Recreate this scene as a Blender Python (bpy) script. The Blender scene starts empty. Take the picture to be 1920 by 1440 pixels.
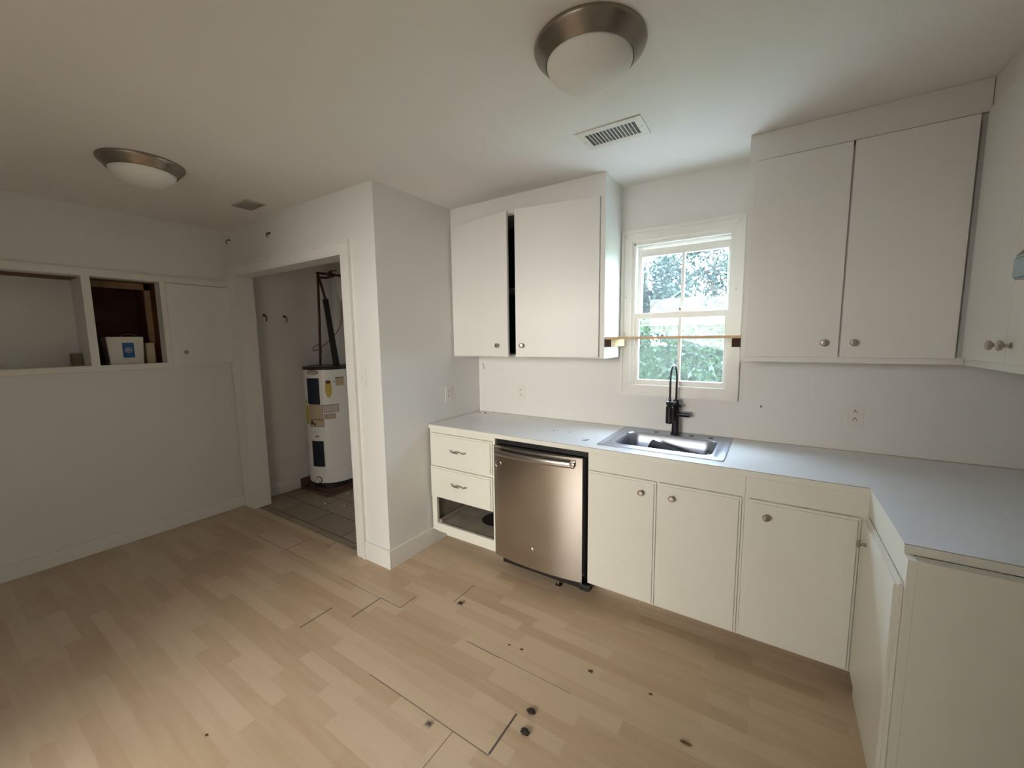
import bpy, bmesh, math, random
from mathutils import Vector, Matrix
PI = math.pi
random.seed(7)
sc = bpy.context.scene
COL = sc.collection

# ------------------------------------------------------------------ camera
def cam_matrix(yaw, pitch, roll):
    Rz = Matrix.Rotation(yaw, 3, 'Z'); Rx = Matrix.Rotation(pitch, 3, 'X'); Ry = Matrix.Rotation(roll, 3, 'Y')
    return Rz @ Rx @ Ry
cd = bpy.data.cameras.new('camera'); cam = bpy.data.objects.new('camera', cd); COL.objects.link(cam)
R3 = cam_matrix(0.5784, -0.1128, 0.01284)          # looks along +Y
M = (R3 @ Matrix(((1, 0, 0), (0, 0, -1), (0, 1, 0)))).to_4x4()
M.translation = Vector((2.0833, -2.6861, 1.525))
cam.matrix_world = M
cd.sensor_fit = 'HORIZONTAL'; cd.sensor_width = 36.0; cd.lens = 753.557 / 1920 * 36
cd.clip_start = 0.02; cd.clip_end = 200
sc.camera = cam

# ------------------------------------------------------------------ exposure, world, lights
sc.view_settings.view_transform = 'Standard'
sc.view_settings.look = 'None'
sc.view_settings.exposure = 0.27
sc.view_settings.gamma = 1.0
sc.view_settings.use_curve_mapping = False
W = bpy.data.worlds.new('world'); sc.world = W; W.use_nodes = True
wn = W.node_tree; wn.nodes.clear()
wo = wn.nodes.new('ShaderNodeOutputWorld'); wb = wn.nodes.new('ShaderNodeBackground')
wb.inputs['Color'].default_value = (0.69, 0.80, 1.0, 1); wb.inputs['Strength'].default_value = 32.0
wn.links.new(wb.outputs[0], wo.inputs[0])
sc.cycles.max_bounces = 10; sc.cycles.diffuse_bounces = 6; sc.cycles.transparent_max_bounces = 16
sc.cycles.sample_clamp_indirect = 6.0

def area(name, loc, target, sx, sy, power, color, spread=180):
    l = bpy.data.lights.new(name, 'AREA'); l.shape = 'RECTANGLE'; l.size = sx; l.size_y = sy
    l.energy = power; l.color = color; l.spread = math.radians(spread)
    o = bpy.data.objects.new(name, l); COL.objects.link(o); o.location = loc
    o.rotation_euler = (Vector(target) - Vector(loc)).to_track_quat('-Z', 'Y').to_euler()
# daylight of the next room's window, which reaches the kitchen through the doorway behind the camera
area('next_room_window_light', (0.95, -6.40, 1.72), (0.75, -3.4, 1.0), 2.4, 1.45, 240, (1.0, 0.95, 0.88))

# ------------------------------------------------------------------ materials
def node_mat(name):
    m = bpy.data.materials.new(name); m.use_nodes = True
    nt = m.node_tree; return m, nt, nt.nodes['Principled BSDF']
def mat(name, col, rough=0.5, metal=0.0, var=0.06, scale=3.0, bump=0.0, bscale=60, spec=0.5, stain=None, stain_amt=0.0, stain_scale=6.0):
    m, nt, b = node_mat(name)
    b.inputs['Roughness'].default_value = rough; b.inputs['Metallic'].default_value = metal
    b.inputs['Specular IOR Level'].default_value = spec
    tc = nt.nodes.new('ShaderNodeTexCoord')
    n = nt.nodes.new('ShaderNodeTexNoise'); n.inputs['Scale'].default_value = scale; n.inputs['Detail'].default_value = 5
    nt.links.new(tc.outputs['Object'], n.inputs['Vector'])
    r = nt.nodes.new('ShaderNodeValToRGB')
    r.color_ramp.elements[0].position = 0.3; r.color_ramp.elements[1].position = 0.7
    r.color_ramp.elements[0].color = [c * (1 - var) for c in col] + [1]
    r.color_ramp.elements[1].color = [min(1, c * (1 + var)) for c in col] + [1]
    nt.links.new(n.outputs['Fac'], r.inputs['Fac'])
    out = r.outputs['Color']
    if stain:
        n2 = nt.nodes.new('ShaderNodeTexNoise'); n2.inputs['Scale'].default_value = stain_scale; n2.inputs['Detail'].default_value = 8
        nt.links.new(tc.outputs['Object'], n2.inputs['Vector'])
        r2 = nt.nodes.new('ShaderNodeValToRGB'); r2.color_ramp.elements[0].position = 0.55; r2.color_ramp.elements[1].position = 0.8
        r2.color_ramp.elements[1].color = (stain_amt, stain_amt, stain_amt, 1)
        nt.links.new(n2.outputs['Fac'], r2.inputs['Fac'])
        mx = nt.nodes.new('ShaderNodeMix'); mx.data_type = 'RGBA'
        nt.links.new(r2.outputs['Color'], mx.inputs[0]); nt.links.new(out, mx.inputs[6]); mx.inputs[7].default_value = (*stain, 1)
        out = mx.outputs[2]
    nt.links.new(out, b.inputs['Base Color'])
    if bump:
        nb = nt.nodes.new('ShaderNodeTexNoise'); nb.inputs['Scale'].default_value = bscale; nb.inputs['Detail'].default_value = 4
        nt.links.new(tc.outputs['Object'], nb.inputs['Vector'])
        bp = nt.nodes.new('ShaderNodeBump'); bp.inputs['Strength'].default_value = bump; bp.inputs['Distance'].default_value = 0.004
        nt.links.new(nb.outputs['Fac'], bp.inputs['Height']); nt.links.new(bp.outputs['Normal'], b.inputs['Normal'])
    return m
M_wall = mat('wall_paint', (0.72, 0.715, 0.69), 0.6, var=0.02, scale=1.5, bump=0.12, bscale=90)
M_ceil = mat('ceiling_paint', (0.82, 0.81, 0.79), 0.8, var=0.015, scale=1.2, bump=0.15, bscale=120)
M_trim = mat('trim_paint', (0.75, 0.74, 0.705), 0.4, var=0.02, bump=0.05, stain=(0.45, 0.38, 0.3), stain_amt=0.15, stain_scale=9)
M_cab = mat('cabinet_paint', (0.73, 0.725, 0.65), 0.38, var=0.025, scale=2, bump=0.06, stain=(0.5, 0.44, 0.32), stain_amt=0.18, stain_scale=4)
M_up = mat('upper_cabinet_paint', (0.72, 0.715, 0.685), 0.4, var=0.02, scale=2, bump=0.06)
M_grime = mat('grimy_edge_paint', (0.42, 0.37, 0.28), 0.6, var=0.25, scale=30)
M_edge = mat('seam_line', (0.10, 0.09, 0.08), 0.7)
M_lam = mat('white_laminate', (0.75, 0.76, 0.78), 0.3, var=0.03, scale=3, stain=(0.4, 0.36, 0.3), stain_amt=0.12, stain_scale=14)
M_nickel = mat('brushed_nickel', (0.46, 0.42, 0.37), 0.3, 1.0, var=0.05)
M_bronze = mat('brushed_bronze_nickel', (0.30, 0.265, 0.22), 0.33, 1.0, var=0.05)
M_glassw = mat('frosted_white_glass', (0.78, 0.77, 0.74), 0.5, var=0.01)
M_black = mat('black_plastic', (0.012, 0.012, 0.013), 0.35, var=0.2)
M_tumbler = mat('dull_black_plastic', (0.006, 0.005, 0.005), 0.7, var=0.2, spec=0.15)
M_faucet = mat('matte_black_metal', (0.012, 0.012, 0.014), 0.3, 0.3, var=0.1)
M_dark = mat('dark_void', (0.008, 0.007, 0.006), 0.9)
M_inside = mat('bare_cabinet_inside', (0.30, 0.26, 0.21), 0.8, var=0.15, scale=8)
M_white = mat('white_plastic', (0.72, 0.70, 0.65), 0.35, var=0.01)
M_slot = mat('slot_black', (0.02, 0.018, 0.015), 0.7)
M_copper = mat('aged_copper', (0.075, 0.028, 0.02), 0.5, 0.5, var=0.25, scale=20)
M_foam = mat('black_foam', (0.012, 0.011, 0.01), 0.9)
M_tank = mat('white_enamel', (0.78, 0.77, 0.75), 0.28, var=0.02)
M_navy = mat('navy_panel', (0.01, 0.014, 0.03), 0.3)
M_yellow = mat('yellow_label', (0.50, 0.38, 0.06), 0.5, var=0.1, scale=20)
M_tan = mat('tan_label', (0.48, 0.40, 0.27), 0.6, var=0.08, scale=30)
M_pink = mat('pinkish_label', (0.50, 0.36, 0.29), 0.6, var=0.15, scale=40)
M_brownln = mat('brown_print', (0.08, 0.035, 0.02), 0.6)
M_grey = mat('grey_badge', (0.22, 0.21, 0.20), 0.4)
M_blue = mat('blue_label', (0.02, 0.12, 0.32), 0.5, var=0.1)
M_redwood = mat('dark_red_wood', (0.11, 0.030, 0.016), 0.6, var=0.35, scale=6)
M_tanwood = mat('raw_tan_wood', (0.30, 0.20, 0.11), 0.7, var=0.25, scale=12)
M_brownwood = mat('brown_unpainted_wood', (0.16, 0.09, 0.045), 0.75, var=0.2, scale=10)
M_osb = mat('osb_wood', (0.55, 0.36, 0.17), 0.7, var=0.35, scale=40)
M_endgrain = mat('dark_cut_end', (0.045, 0.02, 0.01), 0.8)
M_shelfedge = mat('pine_shelf_edge', (0.60, 0.42, 0.26), 0.55, var=0.1, scale=20)
M_hood = mat('grey_green_enamel', (0.14, 0.17, 0.16), 0.35)
M_dust = mat('dust_fluff', (0.035, 0.028, 0.022), 1.0, var=0.4, scale=80)
M_bug = mat('dead_insect', (0.03, 0.018, 0.015), 0.4, var=0.4, scale=120)
M_leafdry = mat('dry_leaf', (0.10, 0.05, 0.02), 0.8, var=0.4, scale=60)
M_chip = mat('plaster_chip', (0.62, 0.58, 0.5), 0.8)
M_paper = mat('crumpled_paper', (0.75, 0.74, 0.72), 0.6)
M_red = mat('red_print', (0.5, 0.10, 0.08), 0.5)
M_sinkhole = M_dark

def mat_steel():
    m, nt, b = node_mat('brushed_stainless')
    b.inputs['Metallic'].default_value = 1.0; b.inputs['Base Color'].default_value = (0.56, 0.53, 0.49, 1)
    tc = nt.nodes.new('ShaderNodeTexCoord'); mp = nt.nodes.new('ShaderNodeMapping')
    mp.inputs['Scale'].default_value = (60, 60, 1.2)
    n = nt.nodes.new('ShaderNodeTexNoise'); n.inputs['Scale'].default_value = 3.0; n.inputs['Detail'].default_value = 4
    nt.links.new(tc.outputs['Object'], mp.inputs['Vector']); nt.links.new(mp.outputs[0], n.inputs['Vector'])
    r = nt.nodes.new('ShaderNodeMapRange'); r.inputs['To Min'].default_value = 0.17; r.inputs['To Max'].default_value = 0.25
    nt.links.new(n.outputs['Fac'], r.inputs['Value']); nt.links.new(r.outputs[0], b.inputs['Roughness'])
    return m
M_steel = mat_steel()
M_sink = mat('sink_stainless', (0.46, 0.50, 0.58), 0.36, 1.0, var=0.06, scale=12)

def mat_floor():
    m, nt, b = node_mat('laminate_strip_floor')
    tc = nt.nodes.new('ShaderNodeTexCoord'); mp = nt.nodes.new('ShaderNodeMapping')
    mp.inputs['Location'].default_value = (0.03, 0.054, 0)
    nt.links.new(tc.outputs['Object'], mp.inputs['Vector'])
    br = nt.nodes.new('ShaderNodeTexBrick')
    br.offset = 0.37; br.offset_frequency = 2; br.squash = 1.25; br.squash_frequency = 3
    br.inputs['Scale'].default_value = 1.0; br.inputs['Brick Width'].default_value = 0.42
    br.inputs['Row Height'].default_value = 0.066; br.inputs['Mortar Size'].default_value = 0.0004
    br.inputs['Mortar Smooth'].default_value = 0.3; br.inputs['Bias'].default_value = 0.0
    br.inputs['Color1'].default_value = (0, 0, 0, 1); br.inputs['Color2'].default_value = (1, 1, 1, 1); br.inputs['Mortar'].default_value = (0.3, 0.3, 0.3, 1)
    nt.links.new(mp.outputs[0], br.inputs['Vector'])
    n = nt.nodes.new('ShaderNodeTexNoise'); n.inputs['Scale'].default_value = 1.0; n.inputs['Detail'].default_value = 6
    mp2 = nt.nodes.new('ShaderNodeMapping'); mp2.inputs['Scale'].default_value = (3, 30, 1)
    nt.links.new(tc.outputs['Object'], mp2.inputs['Vector']); nt.links.new(mp2.outputs[0], n.inputs['Vector'])
    ma = nt.nodes.new('ShaderNodeMath'); ma.operation = 'MULTIPLY_ADD'; ma.inputs[1].default_value = 0.7
    nt.links.new(n.outputs['Fac'], ma.inputs[0])
    mb = nt.nodes.new('ShaderNodeMath'); mb.operation = 'MULTIPLY'; mb.inputs[1].default_value = 0.6
    nt.links.new(br.outputs['Color'], mb.inputs[0]); nt.links.new(mb.outputs[0], ma.inputs[2])
    r = nt.nodes.new('ShaderNodeValToRGB')
    e = r.color_ramp.elements
    e[0].position = 0.2; e[0].color = (0.44, 0.315, 0.205, 1)
    e[1].position = 0.85; e[1].color = (0.56, 0.435, 0.305, 1)
    k = e.new(0.5); k.color = (0.49, 0.365, 0.245, 1)
    nt.links.new(ma.outputs[0], r.inputs['Fac']); nt.links.new(r.outputs['Color'], b.inputs['Base Color'])
    b.inputs['Roughness'].default_value = 0.34; b.inputs['Specular IOR Level'].default_value = 0.4
    return m
M_floor = mat_floor()
def mat_tile():
    m, nt, b = node_mat('closet_stone_tile')
    tc = nt.nodes.new('ShaderNodeTexCoord')
    br = nt.nodes.new('ShaderNodeTexBrick'); br.offset = 0.5
    br.inputs['Scale'].default_value = 1.0; br.inputs['Brick Width'].default_value = 0.46; br.inputs['Row Height'].default_value = 0.23
    br.inputs['Mortar Size'].default_value = 0.004
    br.inputs['Color1'].default_value = (0.27, 0.22, 0.16, 1); br.inputs['Color2'].default_value = (0.33, 0.275, 0.205, 1); br.inputs['Mortar'].default_value = (0.07, 0.05, 0.035, 1)
    nt.links.new(tc.outputs['Object'], br.inputs['Vector']); nt.links.new(br.outputs['Color'], b.inputs['Base Color'])
    b.inputs['Roughness'].default_value = 0.55
    return m
M_tile = mat_tile()
def mat_glass():
    m, nt, b = node_mat('dusty_window_glass')
    out = nt.nodes['Material Output']
    t = nt.nodes.new('ShaderNodeBsdfTransparent'); t.inputs[0].default_value = (0.93, 0.98, 0.97, 1)
    g = nt.nodes.new('ShaderNodeBsdfGlossy'); g.inputs['Roughness'].default_value = 0.02
    d = nt.nodes.new('ShaderNodeBsdfTranslucent'); d.inputs[0].default_value = (0.9, 0.95, 0.95, 1)
    a = nt.nodes.new('ShaderNodeMixShader'); a.inputs[0].default_value = 0.012
    c = nt.nodes.new('ShaderNodeMixShader'); c.inputs[0].default_value = 0.010
    nt.links.new(t.outputs[0], a.inputs[1]); nt.links.new(g.outputs[0], a.inputs[2])
    nt.links.new(a.outputs[0], c.inputs[1]); nt.links.new(d.outputs[0], c.inputs[2])
    nt.links.new(c.outputs[0], out.inputs[0]); return m
M_glass = mat_glass()
def mat_leaf(name, c1, c2):
    m, nt, b = node_mat(name); out = nt.nodes['Material Output']
    tc = nt.nodes.new('ShaderNodeTexCoord'); n = nt.nodes.new('ShaderNodeTexNoise'); n.inputs['Scale'].default_value = 9; n.inputs['Detail'].default_value = 3
    nt.links.new(tc.outputs['Object'], n.inputs['Vector'])
    r = nt.nodes.new('ShaderNodeValToRGB'); r.color_ramp.elements[0].color = (*c1, 1); r.color_ramp.elements[1].color = (*c2, 1)
    r.color_ramp.elements[0].position = .35; r.color_ramp.elements[1].position = .65
    nt.links.new(n.outputs['Fac'], r.inputs['Fac'])
    t = nt.nodes.new('ShaderNodeBsdfTranslucent'); nt.links.new(r.outputs[0], t.inputs[0]); nt.links.new(r.outputs[0], b.inputs['Base Color'])
    mx = nt.nodes.new('ShaderNodeMixShader'); mx.inputs[0].default_value = 0.4; b.inputs['Roughness'].default_value = 0.5
    nt.links.new(b.outputs[0], mx.inputs[1]); nt.links.new(t.outputs[0], mx.inputs[2]); nt.links.new(mx.outputs[0], out.inputs[0])
    return m
M_hedge = mat_leaf('hedge_leaves', (0.008, 0.021, 0.006), (0.036, 0.070, 0.023))
M_tree1 = mat_leaf('tree_leaves_bluish', (0.005, 0.014, 0.011), (0.022, 0.040, 0.029))
M_tree2 = mat_leaf('tree_leaves_green', (0.008, 0.020, 0.008), (0.031, 0.050, 0.022))
M_lawn = mat('lawn', (0.14, 0.22, 0.07), 0.9, var=0.3, scale=8)
M_bark = mat('bark', (0.12, 0.09, 0.06), 0.9, var=0.3, scale=10)
M_shedw = mat('pale_green_shed_boards', (0.022, 0.028, 0.012), 0.8, var=0.1, scale=6)
M_shedr = mat('grey_shed_roof', (0.015, 0.017, 0.017), 0.8, var=0.1)

# ------------------------------------------------------------------ mesh helpers
class MB:
    """collects shapes (in world coordinates) for one mesh"""
    def __init__(self): self.bm = bmesh.new(); self.slot = 0
    def _add(self, t):
        for f in t.faces: f.material_index = self.slot
        me = bpy.data.meshes.new('t'); t.to_mesh(me); t.free(); self.bm.from_mesh(me); bpy.data.meshes.remove(me); return self
    def box(self, x0, x1, y0, y1, z0, z1, bev=0.0, rot=None, pivot=None, seg=2):
        t = bmesh.new()
        v = [t.verts.new((x, y, z)) for x in (x0, x1) for y in (y0, y1) for z in (z0, z1)]
        for q in ((0, 1, 3, 2), (4, 6, 7, 5), (0, 4, 5, 1), (2, 3, 7, 6), (0, 2, 6, 4), (1, 5, 7, 3)): t.faces.new([v[i] for i in q])
        bmesh.ops.recalc_face_normals(t, faces=t.faces)
        if bev > 0: bmesh.ops.bevel(t, geom=t.edges[:], offset=bev, segments=seg, affect='EDGES', profile=0.6)
        if rot is not None:
            bmesh.ops.transform(t, verts=t.verts, matrix=Matrix.Translation(pivot) @ rot.to_4x4() @ Matrix.Translation(-Vector(pivot)))
        return self._add(t)
    def prism(self, pts, axis, a0, a1, bev=0.0):
        t = bmesh.new()
        def P(u, w, a): return {'x': (a, u, w), 'y': (u, a, w), 'z': (u, w, a)}[axis]
        A = [t.verts.new(P(u, w, a0)) for u, w in pts]; B = [t.verts.new(P(u, w, a1)) for u, w in pts]
        n = len(pts); t.faces.new(A); t.faces.new(list(reversed(B)))
        for i in range(n): t.faces.new([A[i], B[i], B[(i + 1) % n], A[(i + 1) % n]])
        bmesh.ops.recalc_face_normals(t, faces=t.faces)
        if bev: bmesh.ops.bevel(t, geom=t.edges[:], offset=bev, segments=2, affect='EDGES')
        return self._add(t)
    def lathe(self, prof, loc, axis=(0, 0, 1), seg=32, cap=True):
        t = bmesh.new(); q = Vector(axis).normalized().to_track_quat('Z', 'Y'); L = Vector(loc); rings = []
        for r, h in prof:
            if r < 1e-6: rings.append([t.verts.new(L + q @ Vector((0, 0, h)))])
            else: rings.append([t.verts.new(L + q @ Vector((r * math.cos(2 * PI * i / seg), r * math.sin(2 * PI * i / seg), h))) for i in range(seg)])
        for a, b in zip(rings, rings[1:]):
            for i in range(seg):
                j = (i + 1) % seg
                if len(a) == 1 and len(b) == 1: continue
                if len(a) == 1: t.faces.new([a[0], b[i], b[j]])
                elif len(b) == 1: t.faces.new([a[i], b[0], a[j]])
                else: t.faces.new([a[i], b[i], b[j], a[j]])
        if cap:
            for k in (0, -1):
                if len(rings[k]) > 2: t.faces.new(rings[k] if k else list(reversed(rings[k])))
        bmesh.ops.recalc_face_normals(t, faces=t.faces)
        return self._add(t)
    def cyl(self, p0, p1, r, seg=20, r1=None):
        p0, p1 = Vector(p0), Vector(p1); h = (p1 - p0).length
        return self.lathe([(r, 0), (r1 if r1 is not None else r, h)], p0, p1 - p0, seg)
    def tube(self, pts, r, seg=10, closed=False):
        pts = [Vector(p) for p in pts]; t = bmesh.new(); rings = []; n = len(pts)
        rs = r if isinstance(r, (list, tuple)) else [r] * n
        up = None
        for i, p in enumerate(pts):
            d = (pts[min(i + 1, n - 1)] - pts[max(i - 1, 0)]).normalized()
            if up is None:
                up = Vector((0, 0, 1)) if abs(d.z) < 0.9 else Vector((1, 0, 0))
            s = d.cross(up).normalized(); up = s.cross(d).normalized()
            rings.append([t.verts.new(p + (s * math.cos(2 * PI * k / seg) + up * math.sin(2 * PI * k / seg)) * rs[i]) for k in range(seg)])
        for a, b in zip(rings, rings[1:]):
            for k in range(seg): t.faces.new([a[k], b[k], b[(k + 1) % seg], a[(k + 1) % seg]])
        t.faces.new(list(reversed(rings[0]))); t.faces.new(rings[-1])
        bmesh.ops.recalc_face_normals(t, faces=t.faces)
        return self._add(t)
    def loft(self, rings, cap_last=False, cap_first=False):
        t = bmesh.new(); R = [[t.verts.new(p) for p in ring] for ring in rings]; n = len(R[0])
        for a, b in zip(R, R[1:]):
            for k in range(n): t.faces.new([a[k], a[(k + 1) % n], b[(k + 1) % n], b[k]])
        if cap_last: t.faces.new(R[-1])
        if cap_first: t.faces.new(R[0])
        bmesh.ops.recalc_face_normals(t, faces=t.faces)
        return self._add(t)
    def quad(self, *p):
        t = bmesh.new(); t.faces.new([t.verts.new(q) for q in p]); return self._add(t)
    def blob(self, loc, r, sub=2, jit=0.25, scale=(1, 1, 1)):
        t = bmesh.new(); bmesh.ops.create_icosphere(t, subdivisions=sub, radius=r)
        for v in t.verts:
            k = 1 + random.uniform(-jit, jit); v.co = Vector((v.co.x * k * scale[0], v.co.y * k * scale[1], v.co.z * k * scale[2])) + Vector(loc)
        return self._add(t)

def mk(name, mb, mats, parent=None, label=None, smooth=False):
    """links the collected shapes as ONE mesh object"""
    org = Vector((0, 0, 0)); p = parent
    root = parent
    while root is not None and root.parent is not None: root = root.parent
    if root is not None: org = root.location.copy()
    elif label is None or True:
        pass
    me = bpy.data.meshes.new(name)
    mb.bm.to_mesh(me); mb.bm.free()
    if not isinstance(mats, (list, tuple)): mats = [mats]
    for m in mats: me.materials.append(m)
    o = bpy.data.objects.new(name, me); COL.objects.link(o)
    if root is not None:
        me.transform(Matrix.Translation(-org)); o.parent = parent
    else:
        c = sum((v.co for v in me.vertices), Vector()) / max(1, len(me.vertices)); zmin = min(v.co.z for v in me.vertices)
        c = Vector((c.x, c.y, zmin)); me.transform(Matrix.Translation(-c)); o.location = c
    if smooth:
        for f in me.polygons: f.use_smooth = True
        try: me.set_sharp_from_angle(angle=math.radians(38))
        except Exception: pass
    if label: o['label'] = label
    return o
def struct(name, mb, mats, parent=None, label=None, smooth=False):
    me_o = mk(name, mb, mats, parent, None, smooth)
    if parent is None:
        # keep the setting's textures in room coordinates
        me_o.data.transform(Matrix.Translation(me_o.location)); me_o.location = (0, 0, 0)
        me_o['kind'] = 'structure'
    if label: me_o['label'] = label
    return me_o
def thing(name, label, cat, loc, group=None):
    o = bpy.data.objects.new(name, None); COL.objects.link(o); o.location = loc; o.empty_display_size = 0.05
    o['label'] = label; o['category'] = cat
    if group: o['group'] = group
    return o
def tag(o, label, cat, group=None):
    o['label'] = label; o['category'] = cat
    if group: o['group'] = group
    return o

# ------------------------------------------------------------------ dimensions (metres; X along the sink wall, Y towards it)
H = 2.486; XL = -2.016; XR = 3.05; YB = -1.011; YF = -3.40; CZ = 0.914; DC = 0.615; DU = 0.312

# ------------------------------------------------------------------ room shell
f = MB(); f.box(XL - .1, XR + .1, YF - .12, -0.985, -0.06, 0); f.box(-0.06, XR + .1, -0.985, 0.0, -0.06, 0)
f.slot = 1
def gapx(x0, x1, y, w=.0022): f.box(x0, x1, y - w / 2, y + w / 2, 0.0, 0.0006)
def gapy(x, y0, y1, w=.004): f.box(x - w / 2, x + w / 2, y0, y1, 0.0, 0.0006)
gapy(.028, -1.646, -1.456, .006); gapy(.193, -1.448, -1.254, .0065); gapx(.193, .363, -1.250, .003); gapy(.362, -1.248, -1.128, .004)
gapx(-.18, .19, -1.254, .0016); gapx(.60, 1.277, -1.641, .0022); gapy(1.275, -1.636, -1.445, .008); gapy(1.104, -1.84, -1.643, .0022)
gapy(.588, -1.053, -.857, .0035); gapx(.845, 1.05, -1.245, .003); gapx(1.05, 1.42, -1.242, .0015)
gapx(-1.295, -.862, -1.262, .003); gapy(-.86, -1.262, -1.104, .004); gapy(-.64, -1.07, -.99, .004); gapx(-.86, -.5, -1.255, .0015)
struct('floor', f, [M_floor, M_edge])
f = MB(); f.box(XL - .1, XR + .1, YF - 3.2, YF - .12, -0.06, 0); struct('floor_next_room', f, mat('low_bounce_brown', (.10, .08, .065), .95))  # unseen floor, coloured dark to cut light bounced onto the ceiling
f = MB(); f.box(XL - .05, -0.06, -0.985, 0.02, -0.06, -0.004); struct('floor_closet', f, M_tile)
f = MB(); f.box(XL - 1.0, XR + .2, YF - 3.2, 0.15, H, H + .08); struct('ceiling', f, M_ceil)
# sink wall with the window hole
WX0, WX1, WZ0, WZ1 = 1.283, 1.872, 1.192, 2.142
f = MB(); f.box(XL - .12, WX0, 0, .13, -.06, H); f.box(WX1, XR + .12, 0, .13, -.06, H)
f.box(WX0, WX1, 0, .13, -.06, WZ0); f.box(WX0, WX1, 0, .13, WZ1, H)
f.slot = 1; f.blob((2.035, -.001, 1.119), .006, 1, .3, (1, .3, 1.6)); 
for dx, dz in ((0, 0), (.005, -.012), (.011, -.02), (.007, -.032), (-.004, .004)): f.blob((.044 + dx, -.001, 1.312 + dz), .0045, 1, .3, (1, .3, 1))
struct('wall_back', f, [M_wall, M_edge])
# left wall with the niche openings
f = MB(); NZ0, NZ1 = 1.366, 2.0; NY1 = -1.488
f.box(XL - .10, XL, YF - .1, .13, -.06, NZ0); f.box(XL - .10, XL, YF - .1, .13, NZ1, H); f.box(XL - .10, XL, NY1, .13, NZ0, NZ1); f.box(XL - .10, XL, YF - .1, -3.1, NZ0, NZ1)
struct('wall_left', f, M_wall)
f = MB(); f.box(XR, XR + .12, YF - 3.2, .13, -.06, H); struct('wall_right', f, M_wall)
# wall with the closet doorway
OX0, OX1, OZ = -1.848, -.335, 2.092
f = MB(); f.box(XL, OX0, YB, YB + .12, 0, H); f.box(OX1, 0, YB, YB + .12, 0, H); f.box(OX0, OX1, YB, YB + .12, OZ, H)
struct('wall_closet_front', f, M_wall)
f = MB(); f.box(-.12, 0, YB + .12, 0, 0, H); struct('wall_closet_right', f, M_wall)
# wall behind the camera with a doorway, and the next room
f = MB(); f.box(XL, .12, YF - .12, YF, 0, H); f.box(1.55, XR, YF - .12, YF, 0, H); f.box(.12, 1.55, YF - .12, YF, 2.08, H)
struct('wall_front', f, M_wall)
f = MB(); f.box(XL - .12, XL, YF - 3.2, YF - .1, 0, H); struct('wall_next_room_left', f, M_wall)
f = MB(); f.box(XL, XR, YF - 3.2, YF - 3.1, 0, H); struct('wall_next_room_front', f, M_wall)

# baseboards
def bboard(name, x0, x1, y0, y1, h=.13):
    b = MB(); b.box(x0, x1, y0, y1, 0, h, .003)
    horiz = (x1 - x0) > (y1 - y0)
    struct(name, b, M_trim)
bboard('baseboard_left', XL, XL + .014, YF, YB, .105)
bboard('baseboard_closet_front', -.245, .012, YB - .014, YB, .13)
bboard('baseboard_closet_right', 0, .012, YB, -.10, .13)
bboard('baseboard_closet_left', XL, XL + .014, YB + .12, -.02, .13)

# closet doorway casing and jamb
d = thing('door_1', '', '', (-.96, YB, 0)); del d['label']; del d['category']; d['kind'] = 'structure'
b = MB()
for x0, x1 in ((-.318, -.243), (-1.96, -1.60)):
    pass
b.box(-.325, -.243, YB - .016, YB, 0, 2.096); b.box(-.262, -.243, YB - .022, YB - .016, 0, 2.155)
b.box(-2.004, -1.848, YB - .016, YB, 0, 2.096)
b.box(-2.004, -1.985, YB - .022, YB - .016, 0, 2.096)
b.box(-1.935, -.243, YB - .016, YB, 2.096, 2.172); b.box(-1.935, -.243, YB - .022, YB - .016, 2.155, 2.172)
mk('casing', b, M_trim, d)
b = MB(); b.box(-.338, -.3255, YB - .014, YB + .125, 0, 2.086); b.box(-1.8475, -1.836, YB - .014, YB + .135, 0, 2.086); b.box(-1.8475, -.3255, YB - .014, YB + .125, 2.086, 2.0955)
mk('jamb', b, M_trim, d)

# ------------------------------------------------------------------ window over the sink
w = thing('window_1', '', '', (1.56, 0, 1.14)); del w['label']; del w['category']; w['kind'] = 'structure'
b = MB(); cx0, cx1, cz0, cz1 = 1.211, 1.917, 1.140, 2.203
def frame(b, x0, x1, z0, z1, wd, y0, y1, bev):
    b.prism([(x0, z0), (x0 + wd, z0 + wd), (x0 + wd, z1 - wd), (x0, z1)], 'y', y0, y1, bev)
    b.prism([(x1, z0), (x1, z1), (x1 - wd, z1 - wd), (x1 - wd, z0 + wd)], 'y', y0, y1, bev)
    b.prism([(x0, z1), (x0 + wd, z1 - wd), (x1 - wd, z1 - wd), (x1, z1)], 'y', y0, y1, bev)
    b.prism([(x0, z0), (x1, z0), (x1 - wd, z0 + wd), (x0 + wd, z0 + wd)], 'y', y0, y1, bev)
frame(b, cx0, cx1, cz0, cz1, .072, -.018, 0, .003)
frame(b, cx0, cx1, cz0, cz1, .022, -.026, -.016, .003)
for sx, sz in ((1.24, 2.165), (1.885, 2.165), (1.24, 1.55), (1.245, 1.78), (1.88, 1.79)): b.blob((sx, -.02, sz), .008, 1, .2, (1, .6, 1))
mk('casing', b, M_trim, w)
b = MB()
b.box(WX0, WX0 + .008, -.004, .125, WZ0, WZ1); b.box(WX1 - .008, WX1, -.004, .125, WZ0, WZ1)
b.box(WX0, WX1, -.004, .125, WZ1 - .008, WZ1); b.box(WX0, WX1, -.004, .15, WZ0, WZ0 + .010)
b.box(WX0 + .008, WX0 + .02, -.004, .008, WZ0, WZ1 - .02, .002); b.box(WX1 - .02, WX1 - .008, -.004, .008, WZ0, WZ1 - .02, .002)
b.box(WX0 + .008, WX1 - .008, -.004, .03, WZ1 - .034, WZ1 - .008, .002); b.box(WX0 + .008, WX1 - .008, .09, .12, WZ1 - .05, WZ1 - .008, .002)
mk('jamb', b, M_trim, w)
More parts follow.
